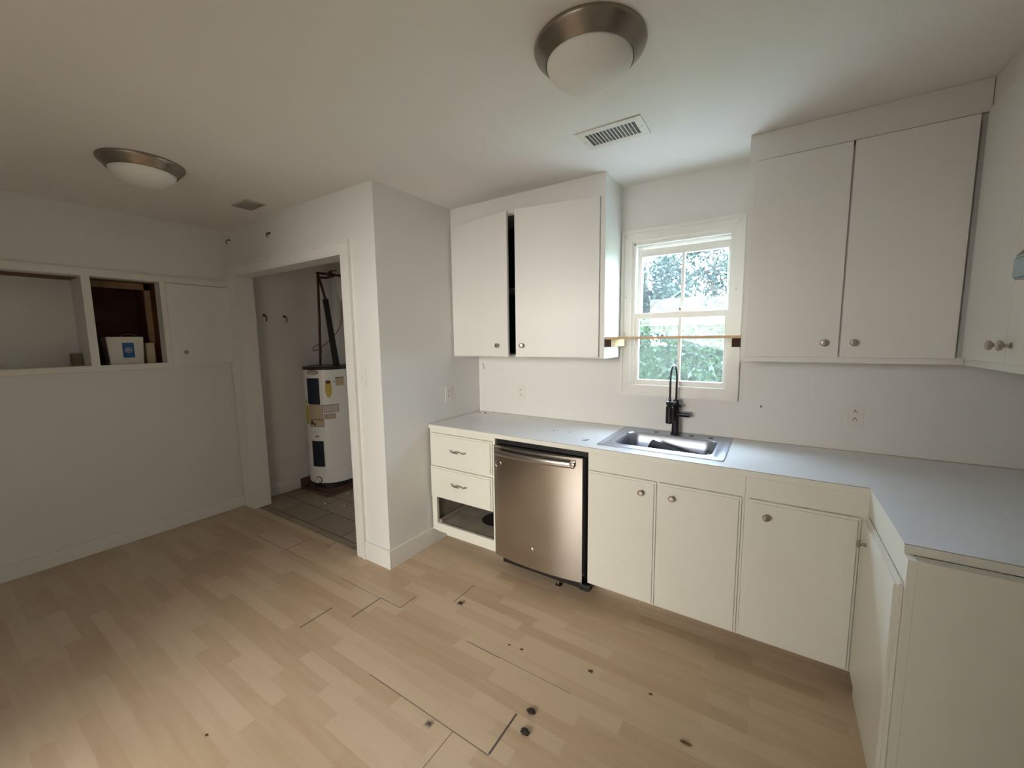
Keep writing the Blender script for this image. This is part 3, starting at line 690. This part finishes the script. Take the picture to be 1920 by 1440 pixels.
# ------------------------------------------------------------------ hooks
def hook(loc, n, label, s=1.0):
    X, Y, Zc = loc; nx, ny = n; b = MB()
    b.tube([(X + nx * .000, Y + ny * .0, Zc), (X + nx * .018 * s, Y + ny * .018 * s, Zc - .002), (X + nx * .030 * s, Y + ny * .030 * s, Zc - .012 * s), (X + nx * .030 * s, Y + ny * .030 * s, Zc - .030 * s), (X + nx * .020 * s, Y + ny * .020 * s, Zc - .038 * s)], .0035 * s, 8)
    b.lathe([(.009 * s, 0), (.007 * s, .003), (0, .004)], (X, Y, Zc), (nx, ny, 0), 12)
    tag(mk('wall_hook', b, M_brownln, None, None, True), label, 'hook')
hook((-1.885, YB, 2.395), (0, -1), 'small dark hook high on the wall above the left end of the doorway casing')
hook((-1.215, YB, 2.355), (0, -1), 'small dark hook high on the wall above the middle of the doorway')
b = MB(); b.blob((-1.25, YB - .002, 2.352), .007, 1, .3, (1, .5, 1.6)); b.blob((-1.236, YB - .002, 2.347), .005, 1, .3, (1, .5, 1.6)); tag(mk('screw_stub', b, M_brownln), 'tiny dark screw stubs in the wall above the middle of the doorway', 'screw')
hook((XL, -.72, 1.775), (1, 0), 'dark coat hook on the closet wall, nearer the doorway casing', 1.5)
hook((XL, -.53, 1.77), (1, 0), 'dark coat hook on the closet wall, nearer the water heater', 1.5)

# ------------------------------------------------------------------ ceiling lights, vents
def dome(loc, label):
    c = thing('ceiling_light', label, 'ceiling light', loc)
    X, Y, Zc = loc
    b = MB(); b.lathe([(.183, 0), (.184, -.006), (.181, -.013), (.172, -.022), (.156, -.040), (.148, -.050), (.1455, -.052), (.1435, -.050), (.1435, -.03)], loc, (0, 0, 1), 64, False); mk('trim_ring', b, M_bronze, c, 'brushed metal trim ring', True)
    b = MB(); prof = [(.1425, -.030), (.142, -.046)] + [(.142 * math.cos(a), -.046 - .074 * math.sin(a)) for a in [k / 14 * PI / 2 for k in range(1, 14)]] + [(0, -.120)]
    b.lathe(prof, loc, (0, 0, 1), 64, False); mk('glass_shade', b, M_glassw, c, 'unlit frosted white glass dome', True)
dome((1.515, -1.318, H - .0005), 'large round flush ceiling light with frosted dome, nearest the camera')
dome((-.820, -1.852, H - .0005), 'round flush ceiling light with frosted dome over the dark left side of the room')
c = thing('ceiling_vent', 'white rectangular slotted ceiling register between the near light and the window', 'vent', (1.388, -.715, H))
b = MB(); x0, x1, y0, y1 = 1.235, 1.541, -.812, -.622; zi = H - .005
b.box(x0, x1, y0, y0 + .035, zi, H - .0003); b.box(x0, x1, y1 - .035, y1, zi, H - .0003); b.box(x0, x0 + .035, y0 + .035, y1 - .035, zi, H - .0003); b.box(x1 - .035, x1, y0 + .035, y1 - .035, zi, H - .0003); mk('frame', b, M_white, c)
b = MB(); b.box(x0 + .0355, x1 - .0355, y0 + .0355, y1 - .0355, H - .0018, H - .0006); mk('backing', b, M_slot, c)
for k in range(13):
    xs = x0 + .035 + (k + 1) * (x1 - x0 - .07) / 14; b = MB(); b.box(xs - .0022, xs + .0022, y0 + .0355, y1 - .0355, H - .0048, H - .002); mk('slat', b, M_white, c)
for sx in (x0 + .016, x1 - .016): b = MB(); b.lathe([(.004, 0), (0, .0015)], (sx, (y0 + y1) / 2, zi), (0, 0, -1), 10); mk('screw', b, M_grey, c)
c = thing('ceiling_vent', 'small grey ceiling grille in front of the closet doorway wall', 'vent', (-1.075, -1.215, H))
b = MB(); b.box(-1.18, -.965, -1.28, -1.15, H - .008, H - .0003, .002); mk('frame', b, mat('dusty_grey_grille', (.46, .43, .38), .7), c)
for k in range(7):
    b = MB(); yy = -1.265 + k * .0167; b.box(-1.168, -.977, yy, yy + .006, H - .0115, H - .0078); mk('slat', b, mat('grille_slat', (.36, .33, .28), .7) if k == 0 else bpy.data.materials['grille_slat'], c)

# ------------------------------------------------------------------ water heater
hx, hy, hr = -1.772, -.252, .235
c = thing('water_heater', 'tall white electric water heater with navy access panels standing in the closet', 'water heater', (hx, hy, 0))
b = MB(); b.lathe([(hr - .004, .10), (hr, .104), (hr, 1.245)], (hx, hy, 0), (0, 0, 1), 72); mk('tank', b, M_tank, c, None, True)
b = MB(); b.lathe([(hr + .002, 1.243), (hr + .005, 1.247), (hr + .005, 1.264), (hr - .002, 1.272), (0, 1.276)], (hx, hy, 0), (0, 0, 1), 72); mk('lid', b, M_black, c, None, True)
b = MB(); b.lathe([(hr - .02, .045), (hr - .004, .05), (hr - .004, .102)], (hx, hy, 0), (0, 0, 1), 72); mk('base_ring', b, M_black, c, None, True)
def patch(a0, a1, z0, z1, dr, m, nm, lab=None, parent=c, oval=False, th=.002):
    b = MB(); n = 10; t = bmesh.new()
    def P(a, z, r): a = math.radians(a); return (hx + r * math.cos(a), hy + r * math.sin(a), z)
    if oval:
        ac, zc_, ra, rz = (a0 + a1) / 2, (z0 + z1) / 2, (a1 - a0) / 2, (z1 - z0) / 2
        outer = [P(ac + ra * math.cos(k / 28 * 2 * PI), zc_ + rz * math.sin(k / 28 * 2 * PI), hr + dr) for k in range(28)]
        base = [P(ac + ra * math.cos(k / 28 * 2 * PI), zc_ + rz * math.sin(k / 28 * 2 * PI), hr + .0002) for k in range(28)]
        b.loft([base, outer], cap_last=True)
    else:
        ang = [a0 + (a1 - a0) * k / n for k in range(n + 1)]
        R0 = [P(a, z0, hr + .0002) for a in ang] + [P(a, z1, hr + .0002) for a in reversed(ang)]
        V0 = [t.verts.new(P(a, z0, hr + dr)) for a in ang]; V1 = [t.verts.new(P(a, z1, hr + dr)) for a in ang]
        U0 = [t.verts.new(P(a, z0, hr)) for a in ang]; U1 = [t.verts.new(P(a, z1, hr)) for a in ang]
        for k in range(n):
            t.faces.new([V0[k], V0[k + 1], V1[k + 1], V1[k]]); t.faces.new([U0[k], U0[k + 1], V0[k + 1], V0[k]]); t.faces.new([V1[k], V1[k + 1], U1[k + 1], U1[k]])
        t.faces.new([U0[0], V0[0], V1[0], U1[0]]); t.faces.new([V0[n], U0[n], U1[n], V1[n]])
        bmesh.ops.recalc_face_normals(t, faces=t.faces); b._add(t)
    return mk(nm, b, m, parent, lab, oval is False)
patch(-87, -55, .903, 1.163, .008, M_navy, 'access_panel', 'navy upper access panel')
patch(-83, -53, .274, .535, .008, M_navy, 'access_panel', 'navy lower access panel')
patch(-86, -54, 1.195, 1.242, .003, M_grey, 'oval_badge', 'grey oval badge', oval=True)
patch(-82, -58, 1.208, 1.230, .0036, M_tan, 'badge_print', None, oval=True)
patch(-42, -27, .968, 1.146, .0025, M_yellow, 'oval_sticker', 'yellow oval sticker with a dark top', oval=True)
patch(-40.5, -28.5, 1.105, 1.140, .0032, M_brownln, 'sticker_print', None, oval=True)
patch(-18, 3, 1.080, 1.165, .001, M_tan, 'rating_label', 'small tan rating label')
patch(-18, 3, 1.158, 1.166, .0016, M_brownln, 'label_band')
patch(-22, -19.5, 1.12, 1.13, .0016, M_brownln, 'label_dot')
patch(-104, -89, .70, .890, .001, M_yellow, 'yellow_label', 'yellow label on the left side of the tank')
patch(-103, -94, .905, .945, .001, M_tan, 'small_label')
def bordered(a0, a1, z0, z1, m, nm, lab, lines):
    patch(a0, a1, z0, z1, .001, m, nm, lab)
    b = MB(); bw = .7; 
    for (p, q, r_, s_) in ((a0, a1, z0, z0 + .0035), (a0, a1, z1 - .0035, z1), (a0, a0 + bw, z0, z1), (a1 - bw, a1, z0, z1)): patch(p, q, r_, s_, .0018, M_brownln, 'label_border')
    for k in range(lines):
        zz = z1 - (k + 1) * (z1 - z0) / (lines + 1); patch(a0 + 2.5, a1 - random.uniform(2.5, 10), zz, zz + .0022, .0015, M_pink, 'label_text')
bordered(-86, -50, .752, .896, M_tan, 'instruction_label', 'large tan instruction label with dark border', 7)
bordered(-86, -49, .678, .750, M_tan, 'warning_label', 'tan warning label with dark border', 2)
patch(-84, -76, .70, .735, .0018, M_brownln, 'warning_print')
patch(-74, -70, .69, .715, .0018, M_brownln, 'warning_print')
bordered(-48, -14, .820, .898, mat('whitish_label', (.52, .48, .43), .6), 'notice_label', 'pale notice label with pinkish print', 4)
bordered(-48, -22, .757, .805, M_pink, 'red_notice', 'pinkish red notice strip', 1)
patch(-73, -63, .575, .588, .001, M_grey, 'small_logo', 'tiny grey mark')
a = math.radians(-71); n_ = Vector((math.cos(a), math.sin(a), 0)); p_ = Vector((hx, hy, .135)) + n_ * (hr - .002)
b = MB(); b.lathe([(.036, 0), (.036, .003), (0, .003)], p_, n_, 24); mk('valve_escutcheon', b, M_black, c, 'dark ring behind the drain valve', True)
b = MB(); b.lathe([(.030, .003), (.030, .012), (.024, .016), (.024, .034), (.020, .038), (.020, .030), (.012, .030), (0, .030)], p_, n_, 24); mk('drain_valve', b, M_white, c, 'white round drain valve', True)
# pipes
b = MB()
b.tube([(-1.905, hy, 1.27), (-1.868, hy, 1.75), (-1.846, hy, 2.208)], .0125, 12); b.tube([(-1.852, hy, 2.212), (-1.75, hy + .01, 2.196), (-1.60, hy + .02, 2.172), (-1.48, hy + .03, 2.150)], .0125, 12)
b.blob((-1.846, hy, 2.208), .017, 2, .02); b.blob((-1.652, hy + .01, 2.186), .024, 2, .05, (1.3, 1, 1)); b.box(-1.655, -1.545, hy, hy + .02, 2.205, 2.212, .002)
mk('copper_pipe', b, M_copper, c, 'dark copper riser pipe with an elbow', True)
b = MB(); b.tube([(-1.84, hy - .01, 2.165), (-1.70, hy, 2.150), (-1.60, hy + .01, 2.158)], .0115, 12); b.tube([(-1.822, hy - .01, 2.180), (-1.775, hy - .01, 2.07), (-1.722, hy - .01, 1.93)], .0125, 12)
mk('copper_pipe', b, M_copper, c, 'slanting copper pipe entering the foam sleeve', True)
b = MB(); b.tube([(-1.726, hy - .01, 1.940), (-1.665, hy - .01, 1.60), (-1.607, hy - .01, 1.27)], [.027, .028, .031], 16); mk('foam_sleeve', b, M_foam, c, 'black foam pipe insulation', True)
def smooth_path(P, n=6):
    out = []; P = [Vector(p) for p in P]
    for i in range(len(P) - 1):
        p0, p1, p2, p3 = P[max(i - 1, 0)], P[i], P[i + 1], P[min(i + 2, len(P) - 1)]
        for k in range(n):
            t = k / n; out.append(0.5 * ((2 * p1) + (-p0 + p2) * t + (2 * p0 - 5 * p1 + 4 * p2 - p3) * t * t + (-p0 + 3 * p1 - 3 * p2 + p3) * t ** 3))
    out.append(P[-1]); return out
b = MB(); b.tube(smooth_path([(-1.36, -.12, 1.985), (-1.50, -.13, 1.975), (-1.61, -.14, 1.955), (-1.625, -.15, 1.90), (-1.62, -.16, 1.80), (-1.655, -.17, 1.66), (-1.74, -.19, 1.57), (-1.83, -.22, 1.50), (-1.93, -.25, 1.435), (-1.975, -.28, 1.425), (-1.99, -.26, 1.46), (-1.95, -.24, 1.485), (-1.90, -.24, 1.46), (-1.885, -.24, 1.40)]), .0042, 8)
mk('thin_copper_tube', b, mat('thin_copper', (.20, .085, .045), .45, .5), c, 'thin bent copper tube', True)
b = MB(); b.box(XL + .016, -1.515, -.50, -.022, 0, .022, .003); b.box(XL + .016, XL + .05, -.50, -.40, .022, .10, .004); b.box(XL + .10, -1.56, -.46, -.06, .0225, .045, .003)
tag(mk('wooden_base_board', b, mat('dark_stained_board', (.11, .06, .04), .7, var=.3, scale=12)), 'dark stained wooden board on the closet floor under the water heater', 'board')

# ------------------------------------------------------------------ debris
def chip(x, y, r, i):
    b = MB(); b.blob((x, y, r * .35), r, 1, .35, (1, .7, .4)); return b
names = [(-1.735, -.60, .010, 'at the left, nearest the closet wall'), (-1.61, -.56, .011, 'below the drain valve'), (-1.385, -.615, .016, 'in the middle of the tiles'), (-1.19, -.545, .014, 'at the right, nearest the door casing'), (-1.425, -.345, .017, 'right beside the base board under the water heater'), (-1.47, -.52, .009, 'at the front corner of the base board')]
for i, (x, y, r, w_) in enumerate(names):
    b = chip(x, y, r, i); o = mk('plaster_chip', b, M_chip); o.location.z = -.0035; tag(o, 'white plaster chip on the closet tiles, ' + w_, 'chip', 'plaster chips on the closet floor')
def bug(loc, s, label, m=M_bug, legs=True, ang=0.4, name='dead_insect', cat='insect'):
    x, y, z = loc; b = MB(); b.blob((0, 0, s * .4), s, 2, .18, (1.3, .8, .5))
    if legs:
        for k in range(4):
            a = k / 4 * 2 * PI + .5; b.tube([(0, 0, s * .5), (math.cos(a) * s * 1.2, math.sin(a) * s * 1.0, s * .9), (math.cos(a) * s * 1.9, math.sin(a) * s * 1.6, .0008)], s * .08, 5)
    bmesh.ops.transform(b.bm, verts=b.bm.verts, matrix=Matrix.Translation((x, y, z)) @ Matrix.Rotation(ang, 4, 'Z'))
    o = mk(name, b, m, None, None, True); tag(o, label, cat); return o
bug((.632, -1.040, .0008), .012, 'dark dead insect beside a short floor gap in front of the dishwasher')
bug((1.004, -1.675, .0008), .010, 'dead insect with pale legs on the floor near the bottom centre', mat('pale_insect', (.12, .10, .09), .5, var=.4, scale=150))
def fluff(x, y, s, label):
    b = MB(); b.blob((x, y, s * .45), s, 3, .22, (1.25, .85, .5))
    for k in range(26):
        a = random.uniform(0, 2 * PI); l = s * random.uniform(.9, 1.35); h = random.uniform(.1, .8) * s
        b.tube([(x + math.cos(a) * s * .5, y + math.sin(a) * s * .4, h), (x + math.cos(a) * l * 1.1, y + math.sin(a) * l * .8, h * .5 + .001)], .0006, 4)
    tag(mk('dust_clump', b, M_dust), label, 'dust clump')
fluff(1.322, -1.408, .014, 'dark fuzzy dust clump beside the dark floor gap, the one nearer the cabinets')
fluff(1.347, -1.496, .015, 'dark fuzzy dust clump beside the dark floor gap, the one nearer the camera')
def spot(x, y, s, label, m=M_leafdry, name='dirt_crumb', cat='crumb', sc_=(1.2, .8, .25)):
    b = MB(); b.blob((x, y, s * .25), s, 2, .3, sc_); tag(mk(name, b, m), label, cat)
spot(1.046, -1.153, .006, 'brown crumb on the floor in front of the sink cabinet, left of a pair')
spot(1.113, -1.144, .007, 'brown crumb on the floor in front of the sink cabinet, right of a pair')
spot(1.449, -1.087, .009, 'dark brown crumb on the floor in front of the second sink door')
spot(1.713, -1.062, .006, 'brown crumb on the floor in front of the corner cabinet')
spot(1.877, -1.207, .012, 'curled dry brown leaf bit on the floor near the bottom right', M_leafdry, 'leaf_bit', 'leaf', (1.5, .4, .4))
spot(.30, -2.17, .006, 'tiny brown speck on the bright floor at the bottom left')
for k, (x, y, s, w_) in enumerate([(.048, -.085, .0045, 'leftmost of the corner specks'), (.062, -.078, .004, 'second from the left in the corner'), (.10, -.060, .008, 'largest of the corner specks'), (.150, -.088, .004, 'nearest the camera of the corner specks'), (.165, -.030, .004, 'against the sink wall near the corner'), (.27, -.012, .004, 'against the sink wall under the left outlet'), (.886, -.356, .004, 'left one of two lone specks above the dishwasher'), (.999, -.343, .004, 'right one of two lone specks above the dishwasher')]):
    b = MB(); b.blob((x, y, CZ + .001 + s * .3), s, 1, .3, (1.2, .8, .6)); tag(mk('debris_speck', b, M_slot), 'dark speck of debris on the worktop, ' + w_, 'speck', 'specks on the worktop')
b = MB(); b.tube([(1.150, -.500, CZ + .004), (1.163, -.490, CZ + .003), (1.174, -.475, CZ + .003), (1.180, -.458, CZ + .004)], [.001, .0028, .0028, .001], 8); tag(mk('metal_sliver', b, M_grey, None, None, True), 'thin dark curved sliver on the worktop left of the sink', 'sliver')

# ------------------------------------------------------------------ garden outside the window
b = MB(); b.box(-30, 30, .13, 60, -.35, -.30); struct('ground_lawn', b, M_lawn)
b = MB(); b.box(-6, 8, .13, 3.2, -.30, -.27); struct('ground_bounce_slab', b, mat('pale_bounce_surface', (.66, .64, .60), .8, var=.08))  # unseen pale slab, added to bounce daylight up through the window
def leaves(b, cfun, n, s):
    bm = b.bm
    for _ in range(n):
        c_ = cfun(); nrm = Vector((random.gauss(0, 1), random.gauss(-.4, 1), random.gauss(.5, 1))).normalized()
        t = nrm.orthogonal().normalized(); t = (Matrix.Rotation(random.uniform(0, 2 * PI), 3, nrm) @ t); q = nrm.cross(t); k = s * random.uniform(.6, 1.3)
        vs = [bm.verts.new(Vector(c_) + d_) for d_ in (-t * k, -q * k * .45, t * k, q * k * .45)]; bm.faces.new(vs)
def hedge_pt():
    x = random.uniform(-4.5, 5.0); top = 1.78 + .25 * math.sin(x * 1.7) + .15 * math.sin(x * 4.1)
    r = random.random()
    if r < .75: z = random.uniform(-.3, top); y = 5.0 + .25 * math.sin(x * 2.3) + .2 * math.sin(z * 5 + x) + random.uniform(0, .25)
    else: z = top + random.uniform(-.1, .12); y = random.uniform(5.0, 6.2)
    return (x, y, z)
c = thing('garden_hedge', 'bright green leafy hedge outside, filling the lower window panes', 'hedge', (0, 5.6, -.3))
b = MB(); leaves(b, hedge_pt, 26000, .058); mk('foliage', b, M_hedge, c)
b = MB(); b.box(-4.4, 4.9, 5.75, 6.1, -.3, 1.35, .1); mk('inner_mass', b, M_hedge, c)
def tree(x, y, h, rad, m, n, s, label, name):
    c = thing(name, label, 'tree', (x, y, -.3))
    b = MB(); b.tube([(x, y, -.3), (x + .1, y, h * .4), (x - .05, y + .1, h * .8)], [.16, .12, .05], 10)
    for k in range(7):
        a = random.uniform(0, 2 * PI); zz = h * random.uniform(.35, .7); b.tube([(x, y, zz), (x + math.cos(a) * rad * .6, y + math.sin(a) * rad * .5, zz + rad * .5)], [.05, .015], 6)
    mk('trunk', b, M_bark, c)
    cl = [(x + random.uniform(-1, 1) * rad * .7, y + random.uniform(-1, 1) * rad * .5, h * .52 + random.uniform(-1, 1) * rad * 1.0, rad * random.uniform(.3, .5)) for _ in range(18)]
    def f_():
        q = random.choice(cl); v = Vector((random.gauss(0, 1), random.gauss(0, 1), random.gauss(0, 1))).normalized() * q[3] * random.uniform(.6, 1.0); return (q[0] + v.x, q[1] + v.y, q[2] + v.z)
    b = MB(); leaves(b, f_, n, s); mk('crown', b, m, c)
tree(-1.75, 11.5, 5.6, 1.45, M_tree1, 9000, .085, 'bluish green tree seen through the left upper window pane', 'garden_tree')
tree(1.75, 11.0, 5.0, 1.35, M_tree2, 8000, .075, 'lighter green tree seen through the right upper window pane', 'garden_tree')
tree(-.3, 17.0, 8.0, 2.6, M_tree1, 9000, .12, 'tall tree far behind the garden hut', 'garden_tree')
tree(-6.5, 11.5, 5.5, 2.2, M_tree2, 4000, .10, 'broad green tree beyond the left end of the hedge', 'garden_tree')
tree(6.2, 10.5, 5.0, 2.0, M_tree2, 4000, .10, 'broad green tree beyond the right end of the hedge', 'garden_tree')
c = thing('garden_hut', 'small pale garden hut with a gabled roof beyond the hedge', 'hut', (.12, 8.2, -.3))
b = MB(); b.prism([(-.19, -.3), (.43, -.3), (.43, 2.38), (.12, 2.58), (-.19, 2.38)], 'y', 8.0, 8.9); mk('walls', b, M_shedw, c)
b = MB(); b.prism([(-.23, 2.37), (.12, 2.60), (.47, 2.37), (.47, 2.42), (.12, 2.66), (-.23, 2.42)], 'y', 7.9, 9.0); mk('roof', b, M_shedr, c)
